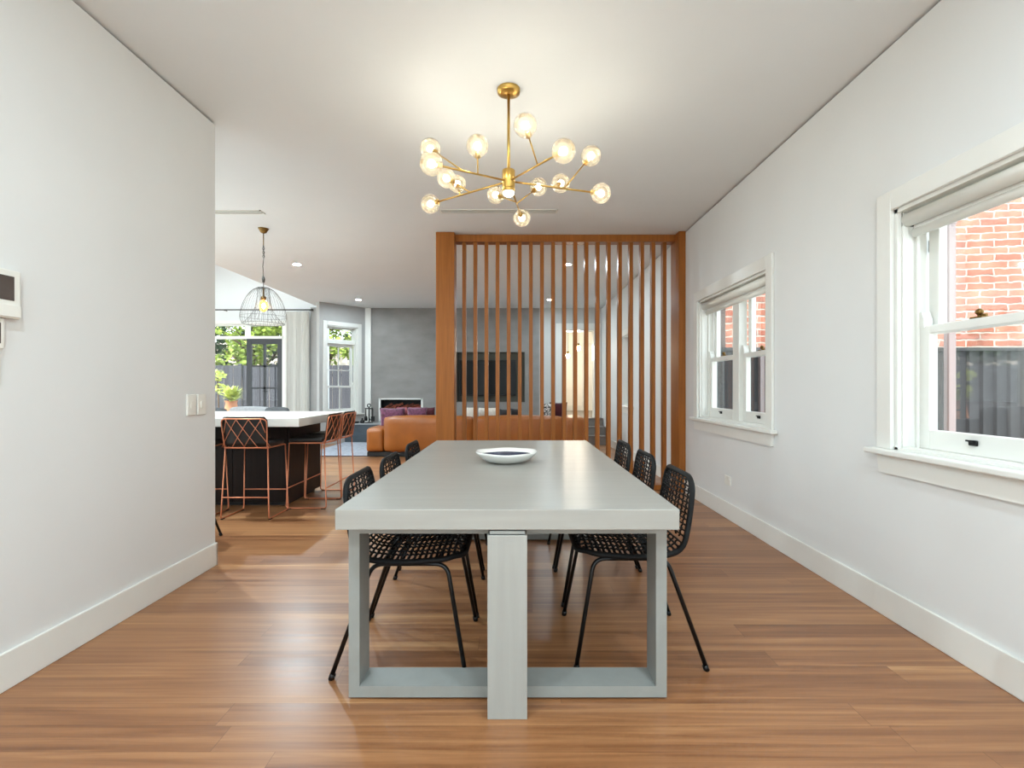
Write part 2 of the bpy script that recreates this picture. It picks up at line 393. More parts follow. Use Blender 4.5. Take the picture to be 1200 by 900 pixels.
# ------------------------------------------------------------------ windows
def sash_window(name, label, W, z0, z1, lights, loc, rz, zm, casing=.10, apron=True, muntins=None, stool_out=.06, transom=None, hardware=True):
    r = thing(name, label, 'window', loc, rz, kind='structure')
    h = W / 2
    bm = B()
    box(bm, -h - casing, -h, -.022, 0, z0, z1 + casing, .004); box(bm, h, h + casing, -.022, 0, z0, z1 + casing, .004); box(bm, -h, h, -.022, 0, z1, z1 + casing, .004)
    obj('casing', bm, 'trim', r)
    bm = B(); box(bm, -h - casing - .05, h + casing + .05, -stool_out, .0, z0 - .03, z0, .008, 3); box(bm, -h, h, 0, .13, z0 - .03, z0 + .012)
    box(bm, -h, h, .02, .03, z0, z0 + .022)
    obj('sill', bm, 'trim', r)
    if apron:
        bm = B()
        pts = [(-h - casing - .0, z0 - .03), (h + casing, z0 - .03), (h + casing - .018, z0 - .125), (-h - casing + .018, z0 - .125)]
        vs = [bm.verts.new((x, -.022, z)) for x, z in pts]; ws = [bm.verts.new((x, 0, z)) for x, z in pts]
        bm.faces.new(vs); bm.faces.new(ws[::-1])
        for i in range(4): bm.faces.new((vs[i], ws[i], ws[(i + 1) % 4], vs[(i + 1) % 4]))
        obj('apron', bm, 'trim', r)
    bm = B()   # reveal lining with stop beads and mullions
    box(bm, -h, -h + .02, 0, .146, z0, z1); box(bm, h - .02, h, 0, .146, z0, z1); box(bm, -h, h, 0, .146, z1 - .02, z1)
    for s in (-1, 1):
        a, b = sorted((s * (h - .02), s * (h - .038))); box(bm, a, b, .085, .1, z0, z1 - .02, .003)
        a, b = sorted((s * (h - .02), s * (h - .03))); box(bm, a, b, .02, .05, z0, z1 - .02, .003)
    mul = .13
    wl = (W - .04 - mul * (lights - 1)) / lights
    for i in range(lights - 1):
        xc = -h + .02 + wl * (i + 1) + mul * (i + .5); box(bm, xc - mul / 2, xc + mul / 2, .07, .146, z0, z1 - .02, .004)
    zt = z1 - .02
    if transom:
        box(bm, -h, h, .06, .2, transom - .035, transom + .035, .004); zt = transom - .035
    obj('frame', bm, 'trim', r)
    if transom:
        g = obj('transom_sash', one(lambda b: [box(b, -h + .02, -h + .06, .12, .16, transom + .035, z1 - .02), box(b, h - .06, h - .02, .12, .16, transom + .035, z1 - .02), box(b, -h + .06, h - .06, .12, .16, z1 - .055, z1 - .02), box(b, -h + .06, h - .06, .12, .16, transom + .035, transom + .065)]), 'trim', r)
        obj('pane', one(box, -h + .06, h - .06, .138, .142, transom + .065, z1 - .055), 'glass', g)
    st = .062
    for i in range(lights):
        a = -h + .02 + i * (wl + mul) + .012; b = a + wl - .024
        for k, (zb, zt2, y0) in enumerate(((z0 + .012, zm + .02, .1), (zm - .02, zt, .147))):
            y1 = y0 + .042
            bot, top = (.095, .04) if k == 0 else (.04, .055)
            bm = B()
            box(bm, a, a + st, y0, y1, zb, zt2, .004); box(bm, b - st, b, y0, y1, zb, zt2, .004)
            box(bm, a + st, b - st, y0, y1, zb, zb + bot, .004); box(bm, a + st, b - st, y0, y1, zt2 - top, zt2, .004)
            if k == 0:   # little horns above the meeting rail
                for (q0, q1, s) in ((a, a + .035, 1), (b - .035, b, -1)):
                    x_in = q1 if s > 0 else q0; x_out = q0 if s > 0 else q1
                    prof = [(x_out, zt2 - .01), (x_in, zt2 - .01), (x_in, zt2 + .03), ((x_in + x_out) / 2, zt2 + .07), (x_out, zt2 + .07)]
                    f = [bm.verts.new((x, y0 - .004, z)) for x, z in prof]; g2 = [bm.verts.new((x, y0 + .04, z)) for x, z in prof]
                    bm.faces.new(f); bm.faces.new(g2[::-1])
                    for q in range(5): bm.faces.new((f[q], g2[q], g2[(q + 1) % 5], f[(q + 1) % 5]))
            if muntins:
                for mx_ in muntins.get('v', []): xm = a + st + (b - a - 2 * st) * mx_; box(bm, xm - .009, xm + .009, y0 + .008, y1 - .008, zb + bot, zt2 - top)
                for mz in muntins.get('h' + str(k), []): zz = zb + bot + (zt2 - top - zb - bot) * mz; box(bm, a + st, b - st, y0 + .008, y1 - .008, zz - .009, zz + .009)
            s = obj('sash', bm, 'trim', r)
            obj('pane', one(box, a + st, b - st, y0 + .019, y0 + .023, zb + bot, zt2 - top), 'glass', s)
            if hardware and k == 0:
                xc = (a + b) / 2
                bm = B(); box(bm, xc - .03, xc + .03, y0 + .002, y0 + .04, zt2, zt2 + .008, .002); sphere(bm, (xc, y0 + .02, zt2 + .028), .016, 2); tube(bm, [(xc, y0 + .02, zt2), (xc, y0 + .02, zt2 + .03)], .008); tube(bm, [(xc, y0 + .02, zt2 + .012), (xc + .035, y0 + .02, zt2 + .012)], .006)
                tag(obj('sash_lock', bm, 'oldbrass', s), 'small aged brass sash lock')
                bm = B(); box(bm, xc - .02, xc + .02, y0 - .014, y0 - .001, zb + .045, zb + .07, .004); box(bm, xc - .028, xc + .012, y0 - .02, y0 - .012, zb + .062, zb + .07, .002)
                tag(obj('sash_lift', bm, 'steel', s), 'small metal sash lift')
        if hardware:
            for sx, xx in ((1, a - .013), ):
                bm = B(); box(bm, xx, xx + .006, .155, .172, zt - .2, zt - .14, .002); tag(obj('pulley', bm, 'steel', r), 'dark sash pulley')
    return r

sash_window('window_1', 'white framed sash window on right wall showing brick and steel fence, nearest', W1[1] - W1[0], WZ0, WZ1, 2, (XR, sum(W1) / 2, 0), -PI / 2, 1.47)
sash_window('window_2', 'white double sash window on right wall beside the slatted screen', W2[1] - W2[0], WZ0, WZ1, 2, (XR, sum(W2) / 2, 0), -PI / 2, 1.47)
sash_window('window_3', 'white sash window on right wall glimpsed behind the slatted screen', W3[1] - W3[0], WZ0, WZ1, 1, (XR, sum(W3) / 2, 0), -PI / 2, 1.47)
cw = P0 + dv * BC
sash_window('window_4', 'tall white framed window in grey angled wall beside the fireplace', BW_, .62, 2.49, 1, (cw.x, cw.y, 0), ANG, 1.2, casing=.085, apron=False, muntins={'v': [.5], 'h1': [.4]}, transom=2.15, hardware=False)

def roller_blind(y0, y1, label):
    r = thing('roller_blind', label, 'blind', (XR, (y0 + y1) / 2, 2.025), -PI / 2, 'white roller blinds')
    h = (y1 - y0) / 2 - .03
    obj('roller', one(tube, [(-h, .045, 0), (h, .045, 0)], .034, 16), 'plastic', r)
    bm = B(); box(bm, -h + .01, h - .01, .066, .07, -.06, .015); obj('fabric', bm, 'curtain', r)
    bm = B(); tube(bm, [(-h + .01, .068, -.068), (h - .01, .068, -.068)], .015, 10, flat=1.5); obj('hem_bar', bm, 'plastic', r)
    for s in (-1, 1): obj('bracket', one(box, s * (h + .006) - .003, s * (h + .006) + .003, .02, .08, -.03, .04), 'steel', r)
roller_blind(*W1, 'white roller blind rolled up in the large near window')
roller_blind(*W2, 'white roller blind rolled up in the double window beside the screen')

# garden doors
r = thing('door_1', 'dark grey glazed garden door with white transom frame', 'door', (GX0, YB, 0), 0, kind='structure')
bm = B(); w = GX1 - GX0; mx = -5.985 - GX0
box(bm, 0, w, .02, .16, 2.565, GZ); box(bm, 0, w, .02, .16, 2.27, 2.33, .004); box(bm, 0, .05, .02, .16, 0, GZ); box(bm, w - .045, w, .02, .16, 0, GZ)
box(bm, mx - .03, mx + .03, .02, .16, 2.33, 2.565); box(bm, -.02, w + .06, -.02, .0, GZ, GZ + .07); box(bm, w, w + .06, -.02, .0, 0, GZ)
fr = obj('frame', bm, 'trim', r); obj('pane', one(box, .05, w - .045, .088, .092, 2.33, 2.565), 'glass', fr)
bm = B(); a, b = mx, w - .045
box(bm, a, a + .11, .03, .075, 0, 2.27, .004); box(bm, b - .11, b, .03, .075, 0, 2.27, .004); box(bm, a + .11, b - .11, .03, .075, 2.15, 2.27, .004); box(bm, a + .11, b - .11, .03, .075, 0, .25, .004)
c = (a + b) / 2; box(bm, c - .028, c + .028, .036, .07, .25, 2.15)
for z in (.68, 1.17, 1.66): box(bm, a + .11, b - .11, .036, .07, z - .02, z + .02)
lf = obj('leaf', bm, 'doorgrey', r); tag(lf, 'dark grey glazed door leaf')
obj('pane', one(box, a + .11, b - .11, .05, .054, .25, 2.15), 'glass', lf)
bm = B(); tube(bm, [(c, .03, 1.1), (c, -.02, 1.1), (c + .09, -.02, 1.1)], .01); obj('handle', bm, 'steel', lf)
bm = B(); obj('fixed_pane', one(box, .05, a - .02, .088, .092, 0, 2.27), 'glass', r)

# raised hall behind the doorway, with steps
r = thing('door_2', 'white cased doorway at the top of the steps', 'doorway', (0, YB, 0), 0, kind='structure')
bm = B(); box(bm, DX0 - .14, DX0, -.025, 0, 0.17, DZ1 + .14, .004); box(bm, DX0, DX1, -.025, 0, DZ1, DZ1 + .14, .004); box(bm, DX1, DX1 + .12, -.025, 0, .5, DZ1 + .14, .004)
obj('casing', bm, 'trim', r)
bm = B(); box(bm, DX0, DX0 + .02, 0, .3, DZ0, DZ1); box(bm, DX1 - .02, DX1, 0, .3, DZ0, DZ1); box(bm, DX0, DX1, 0, .3, DZ1 - .02, DZ1); obj('jamb', bm, 'trim', r)
bm = B(); box(bm, .2, 3.2, YB + .3, 15.2, .3, .5); struct('floor_hall', bm, 'stair')
bm = B(); box(bm, .1, .2, YB + .3, 15.2, .5, 3.1); box(bm, 3.2, 3.3, YB + .3, 15.2, .5, 3.1); box(bm, .1, 3.3, 15.2, 15.3, .5, 3.1); box(bm, .1, 3.3, YB + .3, 15.3, 3.1, 3.2)
struct('wall_hall', bm, 'hall')
bm = B(); box(bm, 2.0, 2.1, 15.15, 15.2, .5, 2.5, .004); box(bm, 2.9, 3.0, 15.15, 15.2, .5, 2.5, .004); box(bm, 2.1, 2.9, 15.15, 15.2, 2.4, 2.5, .004); box(bm, 2.1, 2.9, 15.17, 15.2, .5, 2.4)
box(bm, .2, 2.0, 15.18, 15.2, .5, .65); struct('door_4', bm, 'trim')
bm = B(); box(bm, DX0 - .02, XR - .016, 11.09, YB, 0, .5); box(bm, DX0 - .02, XR - .016, 10.79, 11.09, 0, .335); box(bm, DX0 - .02, XR - .016, 10.49, 10.79, 0, .17)
for (y, z) in ((11.07, .5), (10.77, .335), (10.47, .17)): box(bm, DX0 - .03, XR - .016, y, y + .3, z, z + .02, .005)
struct('stair', bm, 'stair', 'grey brown stone steps rising to the hall doorway', 'steps')
for i, (px, py, Y, lab) in enumerate(((665.5, 417, 13.6, 'small glowing pendant bulb in the hall, lower of two'), (678, 408, 12.9, 'small glowing pendant bulb in the hall, higher of two'))):
    X = (px - 603) / 600 * Y; Z = 1.185 + (454 - py) / 600 * Y
    r = thing('hall_pendant', lab, 'pendant light', (X, Y, Z), 0, 'hall pendant bulbs')
    obj('bulb', one(sphere, (0, 0, 0), .045, 2, (1, 1, 1.35)), 'sconce', r)
    obj('socket', one(lathe, [(.0, .12), (.025, .12), (.03, .05), (0, .05)], 12), 'oldbrass', r)
    obj('cord', one(tube, [(0, 0, .12), (0, 0, 3.1 - Z)], .005, 6), 'steel', r)

# ------------------------------------------------------------------ dining table
TX, TY0, TY1 = -.026, 1.826, 4.21
TW = 1.23; TYC = (TY0 + TY1) / 2; TL = TY1 - TY0
t = thing('dining_table', 'long pale grey timber dining table with thick top and block legs', 'table', (TX, TYC, 0))
obj('tabletop', one(box, -TW / 2, TW / 2, -TL / 2, TL / 2, .676, .75, .003), 'table', t)
for s in (-1, 1):
    y0, y1 = sorted((s * TL / 2, s * (TL / 2 - .115)))
    lg = obj('block_leg', one(box, -.071, .071, y0, y1, 0.0, .657, .002), 'tableleg', t)
    obj('spacer', one(box, -.064, .064, y0 + .012, y1 - .012, .657, .676), 'steel', lg); obj('spacer_plate', one(box, -.063, .063, y0 + .002, y1 - .002, .6615, .6715), 'sled', lg)
    y0, y1 = sorted((s * (TL / 2 - .118), s * (TL / 2 - .25)))
    bm = B(); xs = .604
    o4 = [(-xs, .008), (xs, .008), (xs, .676), (-xs, .676)]; i4 = [(-xs + .041, .05), (xs - .041, .05), (xs - .041, .63), (-xs + .041, .63)]
    V = {}
    for nm, poly in (('o', o4), ('i', i4)):
        for k, (x, z) in enumerate(poly):
            for q, y in enumerate((y0, y1)): V[nm, k, q] = bm.verts.new((x, y, z))
    for k in range(4):
        k2 = (k + 1) % 4
        for q in (0, 1): bm.faces.new((V['o', k, q], V['o', k2, q], V['i', k2, q], V['i', k, q]))
        bm.faces.new((V['o', k, 0], V['o', k2, 0], V['o', k2, 1], V['o', k, 1])); bm.faces.new((V['i', k, 0], V['i', k2, 0], V['i', k2, 1], V['i', k, 1]))
    fr = obj('sled_frame', bm, 'sled', t)
    for x in (-.57, .57): obj('foot', one(lathe, [(0, 0), (.014, 0), (.014, .009), (0, .009)], 12, (x, (y0 + y1) / 2, 0)), 'plastic', fr)

# bowl
bw = thing('bowl', 'wide white ceramic bowl with navy inside on the grey table', 'bowl', (-.052, 2.985, .7505))
def bowl_mesh(prof, n=48, wob=.05):
    bm = B(); lathe(bm, prof, n)
    for v in bm.verts:
        r_ = math.hypot(v.co.x, v.co.y)
        if r_ > .05:
            a = math.atan2(v.co.y, v.co.x); f = (r_ / .18)
            v.co.z += .002 * math.sin(2 * a + .6) * f ** 3 + .0012 * math.sin(5 * a) * f ** 3
            k = 1 + .025 * math.sin(3 * a + 1) * f
            v.co.x *= k; v.co.y *= k
    return bm
obj('body', bowl_mesh([(0, .0), (.085, .0), (.115, .008), (.15, .028), (.172, .05), (.18, .062), (.176, .064), (.165, .052), (.14, .032), (.105, .016), (0, .012)]), 'china', bw)
obj('inner_glaze', bowl_mesh([(0, .0135), (.1, .0165), (.135, .0305), (.152, .043)]), 'navy', bw)

# ------------------------------------------------------------------ dining chairs (front faces local +x)
PROF = fillet([(.213, 0, .464), (.185, 0, .478), (-.05, 0, .458), (-.225, 0, .478), (-.262, 0, .61), (-.292, 0, .792)], .11, 8)
PL = [0]
for a, b in zip(PROF, PROF[1:]): PL.append(PL[-1] + (b - a).length)
TOT = PL[-1]
def prof_at(s):
    s = max(0, min(TOT, s))
    for i in range(len(PL) - 1):
        if s <= PL[i + 1]:
            t_ = (s - PL[i]) / max(1e-9, PL[i + 1] - PL[i]); p = PROF[i].lerp(PROF[i + 1], t_); d = (PROF[i + 1] - PROF[i]).normalized()
            return p, Vector((-d.z, 0, d.x)) if False else Vector((d.z, 0, -d.x))
def halfw(s):
    base = .225 - .035 * max(0, (s - .45) / (TOT - .45))
    for e, rc in ((s, .10), (TOT - s, .07)):
        if e < rc: base -= rc - math.sqrt(max(0, rc * rc - (rc - e) ** 2))
    return base
def surf(s, y, off=0):
    p, n = prof_at(s)
    cup = .02 * (1 - (y / .23) ** 2)
    k = 1 if s < .45 else 1
    return Vector((p.x, y, p.z)) + n * (off + cup)
SEAT_S = .47
def weave(bm, s0, s1, edge=.022):
    ns = 11
    for i in range(ns):
        y = -.205 + .41 * i / (ns - 1)
        pts = []; s = s0; k = 0
        while s <= s1 + 1e-6:
            if halfw(s) - .01 > abs(y): pts.append(surf(s, y, .003 * (1 if (k + i) % 2 else -1)))
            s += .0235 / 2; k += 1
        if len(pts) > 2: tube(bm, pts, .0098, 4, flat=.45)
    s = s0 + .012; j = 0
    while s < s1:
        w = halfw(s) - .004; n = 12
        tube(bm, [surf(s, -w + 2 * w * q / n, .003 * (-1 if (q + j) % 2 else 1)) for q in range(n + 1)], .0066, 4, flat=.6)
        s += .0235; j += 1

def make_chair():
    t = thing('dining_chair', 'x', 'chair', (0, 0, 0), 0, 'black woven dining chairs')
    bm = B(); weave(bm, .006, SEAT_S); obj('seat', bm, 'rattan', t)
    bm = B(); weave(bm, SEAT_S + .012, TOT - .004); obj('backrest', bm, 'rattan', t)
    pts = []; n = 56
    ss = [TOT * (.5 - .5 * math.cos(PI * i / n)) for i in range(n + 1)]
    for s in ss: pts.append(surf(s, halfw(s)))
    for s in reversed(ss): pts.append(surf(s, -halfw(s)))
    q = []
    for p in pts:
        if not q or (p - q[-1]).length > .004: q.append(p)
    bm = B(); tube(bm, q, .0125, 8, closed=True); obj('edge_frame', bm, 'rattan', t)
    for sy in (-1, 1):
        for (fx, tx, sgn) in ((.233, .15, 1), (-.315, -.16, -1)):
            bm = B(); tube(bm, fillet([(fx, sy * .262, .006), (tx, sy * .215, .453), (0, sy * .215, .453)], .05, 6), .0095, 10)
            lg = obj('leg', bm, 'blackmetal', t)
            obj('glide', one(tube, [(fx + (tx - fx) * .0, sy * .262, 0), (fx + (tx - fx) * .05, sy * .26, .022)], .0125, 10), 'blackmetal', lg)
    for x in (-.12, .11): obj('seat_rail', one(tube, [(x, -.215, .453), (x, .215, .453)], .0095, 8), 'blackmetal', t)
    return t
ch0 = make_chair()
spots = [
    (-.43, 2.34, 0, 'black woven dining chair on the bar stool side, nearest the block leg'),
    (-.425, 2.90, 0, 'black woven dining chair on the bar stool side, middle of three'),
    (-.435, 3.58, 0, 'black woven dining chair on the bar stool side, farthest along the table'),
    (.49, 2.405, PI, 'black woven dining chair on the window side, nearest the block leg'),
    (.495, 3.03, PI, 'black woven dining chair on the window side, middle of three'),
    (.49, 3.61, PI, 'black woven dining chair on the window side, nearest the slatted screen'),
    (-2.66, 3.83, PI, 'black chair foot just showing past the end of the white wall'),
]
for i, (x, y, rz, lab) in enumerate(spots):
    c = ch0 if i == 0 else copy_tree(ch0)
    c.location = (x, y, 0); c.rotation_euler = (0, 0, rz); c['label'] = lab

# ------------------------------------------------------------------ chandelier
HX, HY, HZ = -.035, 3.03, 2.405
cd = thing('chandelier', 'brass branching chandelier with clear amber glass globes over the table', 'chandelier', (HX, HY, CH))
zz = lambda z: z - CH
obj('canopy', one(lathe, [(0, -.034), (.03, -.034), (.045, -.028), (.066, -.024), (.068, -.004), (.068, 0), (0, 0)], 32), 'brass', cd)
obj('rod', one(tube, [(0, 0, -.03), (0, 0, zz(HZ))], .0085, 12), 'brass', cd)
obj('hub', one(lathe, [(0, .065), (.036, .065), (.038, .06), (.038, -.035), (.034, -.04), (.038, -.045), (.038, -.06), (.034, -.064), (0, -.064)], 32, (0, 0, zz(HZ))), 'brass', cd)
tag(obj('hub_lamp', one(lathe, [(0, -.064), (.033, -.064), (.03, -.078), (.018, -.088), (0, -.09)], 24, (0, 0, zz(HZ))), 'diff', cd), 'opal lamp under the hub')
def px3(px, py, Y): return Vector(((px - 603) / 600 * Y - HX, Y - HY, 1.185 + (454 - py) / 600 * Y - CH))
tips = {2: px3(505.5, 192, 2.66), 8: px3(660.5, 177, 2.56), 11: px3(704.2, 226.7, 3.09), 14: px3(611.5, 255.5, 3.57), 6: px3(504.4, 239, 3.29)}
kids = [(2, .43, px3(559.5, 171, 2.80)), (2, .62, px3(504.4, 174.5, 3.02)), (6, .47, px3(523.3, 209, 3.22)), (6, .60, px3(536, 215.5, 3.5)), (8, .57, px3(615.5, 147, 2.66)),
        (11, .595, px3(692.6, 182.7, 3.09)), (11, .47, px3(657, 215, 3.3)), (14, .57, px3(631, 219, 3.48)), (14, .52, px3(581, 228.4, 3.5))]
GR = .06
def globe(end, frm):
    d = (end - frm).normalized()
    bm = B(); tube(bm, [end - d * (GR + .002), end - d * (GR - .03)], [.016, .012], 12); so = obj('socket', bm, 'brass', cd)
    obj('bulb', one(sphere, end + d * .0, .02, 2), 'bulb', so)
    bm = B(); sphere(bm, end, GR, 4); obj('globe', bm, 'globe', cd)
hub = Vector((0, 0, zz(HZ)))
for k, e in tips.items():
    d = (e - hub).normalized(); obj('arm', one(tube, [hub + d * .03, e - d * (GR - .005)], .0055, 10), 'brass', cd); globe(e, hub)
for k, f, e in kids:
    a = hub.lerp(tips[k], f); d = (e - a).normalized(); obj('branch', one(tube, [a, e - d * (GR - .005)], .0042, 8), 'brass', cd); globe(e, a)

# ------------------------------------------------------------------ slatted timber screen
SY = 5.80
s_ = thing('slatted_screen', 'orange brown timber room divider with vertical slats and two posts', 'room divider', (0, SY, 0))
obj('post', one(box, -.892, -.682, 0, .22, 0, CH - .003, .004), 'screen', s_)
obj('post', one(box, 1.852, 1.93 - .001, -.03, .27, .0, CH - .003, .004), 'screen', s_)
obj('top_rail', one(box, -.682, 1.852, .10, .24, CH - .085, CH - .003, .003), 'screen', s_)
obj('bottom_rail', one(box, -.682, 1.836, .10, .24, 0, .06, .003), 'screen', s_)
for i in range(19):
    x = -.585 + .1291 * i
    obj('slat', one(box, x - .021, x + .021, .125, .215, .05, CH - .08, .003), 'screen', s_)

# ------------------------------------------------------------------ kitchen island and bar stools
isl = thing('island_cabinet', 'dark timber kitchen island body under the white counter', 'cabinet', (-3.9, 5.5, 0))
bm = B(); box(bm, -1.63, 1.63, -.36, .43, .08, .818); 
obj('carcass', bm, 'darkwood', isl)
obj('kickboard', one(box, -1.6, 1.6, -.34, .4, 0, .08), 'plinth', isl)
for k in range(6):
    x0 = -1.63 + k * .543; obj('panel', one(box, x0 + .003, x0 + .54, -.385, -.36, .04, .815, .002), 'darkwood', isl)
obj('end_panel', one(box, 1.63, 1.652, -.385, .43, .04, .815, .002), 'darkwood', isl)
bm = B(); box(bm, -5.6, -2.0, 4.75, 6.12, .818, .90, .006); tag(obj('countertop', bm, 'stone'), 'thick white stone countertop of the kitchen island', 'countertop')

def make_stool():
    t = thing('bar_stool', 'x', 'bar stool', (0, 0, 0), 0, 'copper and black bar stools')    # faces local +y
    r = .0065
    for sx in (-1, 1):
        bm = B(); tube(bm, fillet([(sx * .19, -.17, .66), (sx * .215, -.20, .009), (sx * .215, .19, .009), (sx * .195, .17, .64)], .03, 5), r, 8); obj('side_frame', bm, 'copper', t)
        for y in (-.17, .16): obj('foot_pad', one(box, sx * .215 - .009, sx * .215 + .009, y - .02, y + .02, 0, .008), 'black', t)
    bm = B(); tube(bm, fillet([(-.19, -.17, .64), (-.195, .175, .64), (.195, .175, .64), (.19, -.17, .64), (-.19, -.17, .64)], .03, 4), r, 8); obj('seat_frame', bm, 'copper', t)
    obj('footrest', one(tube, [(-.209, .185, .2), (.209, .185, .2)], r, 8), 'copper', t)
    obj('stretcher', one(tube, [(-.209, -.193, .2), (.209, -.193, .2)], r, 8), 'copper', t)
    bp = lambda x, z: Vector((x, -.178 - .16 * (z - .64) - .03 * (1 - (x / .2) ** 2), z))
    loop = fillet([bp(-.19, .645), bp(-.205, .905), bp(.205, .905), bp(.19, .645)], .05, 5)
    # curve the long edges
    def dens(pts, m=6):
        o_ = []
        for a, b in zip(pts, pts[1:]):
            for i in range(m): o_.append(a.lerp(b, i / m))
        o_.append(pts[-1]); return [bp(p.x, p.z) for p in o_]
    bm = B(); tube(bm, dens(loop + [loop[0]], 4), r, 8); bf = obj('back_frame', bm, 'copper', t)
    bm = B(); top, bot = .90, .648
    for (x0, x1) in ((-.16, -.055), (-.055, .055), (.055, .16), (.15, .195)): tube(bm, dens([bp(x0, top), bp(x1 + .06 if x1 < .19 else .185, bot if x1 < .19 else .78)], 6), .0033, 6)
    for (x0, x1) in ((.16, .055), (.055, -.055), (-.055, -.16), (-.15, -.195)): tube(bm, dens([bp(x0, top), bp(x1 - .06 if x1 > -.19 else -.185, bot if x1 > -.19 else .78)], 6), .0033, 6)
    obj('lattice', bm, 'copper', bf)
    bm = B(); box(bm, -.19, .19, -.15, .18, .645, .69, .018, 3); obj('seat', bm, 'blackpad', t)
    bm = B(); nx, nz = 12, 8; G = {}
    for side in (0, 1):
        for i in range(nx + 1):
            for j in range(nz + 1):
                u, v = -1 + 2 * i / nx, j / nz
                x = u * (.2 + .008 * v); z = .66 + .265 * v
                if v > .8: x *= 1 - .12 * ((v - .8) / .2) ** 3
                p = bp(max(-.2, min(.2, x)), z); p.x = x
                edge = 1 - max(abs(u), abs(2 * v - 1)) ** 6
                p.y += .011 + (.03 * edge if side else 0); G[side, i, j] = bm.verts.new(p)
    for side in (0, 1):
        for i in range(nx):
            for j in range(nz): bm.faces.new((G[side, i, j], G[side, i + 1, j], G[side, i + 1, j + 1], G[side, i, j + 1])).smooth = True
    rim = [(i, 0) for i in range(nx)] + [(nx, j) for j in range(nz)] + [(i, nz) for i in range(nx, 0, -1)] + [(0, j) for j in range(nz, 0, -1)]
    for k in range(len(rim)):
        a, b = rim[k], rim[(k + 1) % len(rim)]; bm.faces.new((G[0, *a], G[0, *b], G[1, *b], G[1, *a]))
    obj('backrest', bm, 'blackpad', t)
    return t
st0 = make_stool()
for i, (x, y, rz, lab) in enumerate((
    (-2.41, 4.775, 0, 'copper framed black bar stool with its back to the room at the island front'),
    (-2.99, 4.78, 0, 'copper framed bar stool mostly hidden behind the end of the white wall'),
    (-2.035, 5.205, PI / 2, 'copper framed black bar stool seen side on at the near end of the island'),
    (-2.035, 5.66, PI / 2, 'copper framed black bar stool seen side on, nearest the tan sofa'))):
    c = st0 if i == 0 else copy_tree(st0)
    c.location = (x, y, 0); c.rotation_euler = (0, 0, rz); c['label'] = lab

# cage pendant
PXY = (-2.79, 5.69)
p = thing('pendant_lamp', 'wire cage bell pendant lamp with amber bulb above the island', 'pendant light', (*PXY, CH))
obj('ceiling_rose', one(lathe, [(0, -.055), (.012, -.055), (.03, -.045), (.05, -.012), (.058, 0), (0, 0)], 24), 'oldbrass', p)
bm = B(); tube(bm, [(0, 0, -.05), (0, 0, -.19)], .006, 8); obj('stem', bm, 'oldbrass', p)
bm = B(); tube(bm, [(0, 0, -.19), (.006, 0, -.3), (-.008, 0, -.42), (.0, 0, -.58), (0, 0, -.74)], .0045, 6); 
for k in range(6): 
    a = .012; zc = -.2 - .022 * k; q = [(a * math.cos(2 * PI * i / 10) * (1 if k % 2 else 0), a * math.cos(2 * PI * i / 10) * (0 if k % 2 else 1), zc + .015 * math.sin(2 * PI * i / 10)) for i in range(10)]
    tube(bm, q, .0025, 5, closed=True)
obj('cord', bm, 'rod', p)
obj('connector', one(lathe, [(0, -.53), (.012, -.53), (.017, -.56), (.012, -.6), (0, -.6)], 12), 'rod', p)
zt, zb = -.66, -1.06
bm = B(); outer = [(.06, zt), (.115, zt - .03), (.17, zt - .10), (.21, zt - .19), (.236, zt - .29), (.236, zt - .355), (.215, zb)]
inner = [(.06, zt), (.066, zt - .12), (.078, zt - .2), (.11, zt - .28), (.16, zt - .345), (.215, zb)]
def sm(pts): return fillet([(r0, 0, z) for r0, z in pts], .05, 3)
for prof, n in ((outer, 34), (inner, 26)):
    pp = sm(prof)
    for k in range(n):
        a = 2 * PI * k / n; tube(bm, [(q.x * math.cos(a), q.x * math.sin(a), q.z) for q in pp], .0011, 4)
for (rr, z) in ((.06, zt), (.215, zb), (.236, zt - .32)): tube(bm, [(rr * math.cos(2 * PI * k / 40), rr * math.sin(2 * PI * k / 40), z) for k in range(40)], .0028 if z != zt - .32 else .0016, 5, closed=True)
tube(bm, [(-.06, 0, zt), (.06, 0, zt)], .003, 5); tube(bm, [(0, -.06, zt), (0, .06, zt)], .003, 5)
obj('cage', bm, 'rod', p)
obj('socket', one(lathe, [(0, zt - .0), (.01, zt), (.012, zt - .09), (.03, zt - .1), (.03, zt - .13), (0, zt - .13)], 16), 'oldbrass', p)
bl = obj('bulb_glass', one(sphere, (0, 0, zt - .2), .05, 3, (1, 1, 1.3)), 'amber', p)
obj('filament', one(sphere, (0, 0, zt - .2), .02, 2, (1, 1, 1.6)), 'amberbulb', bl)

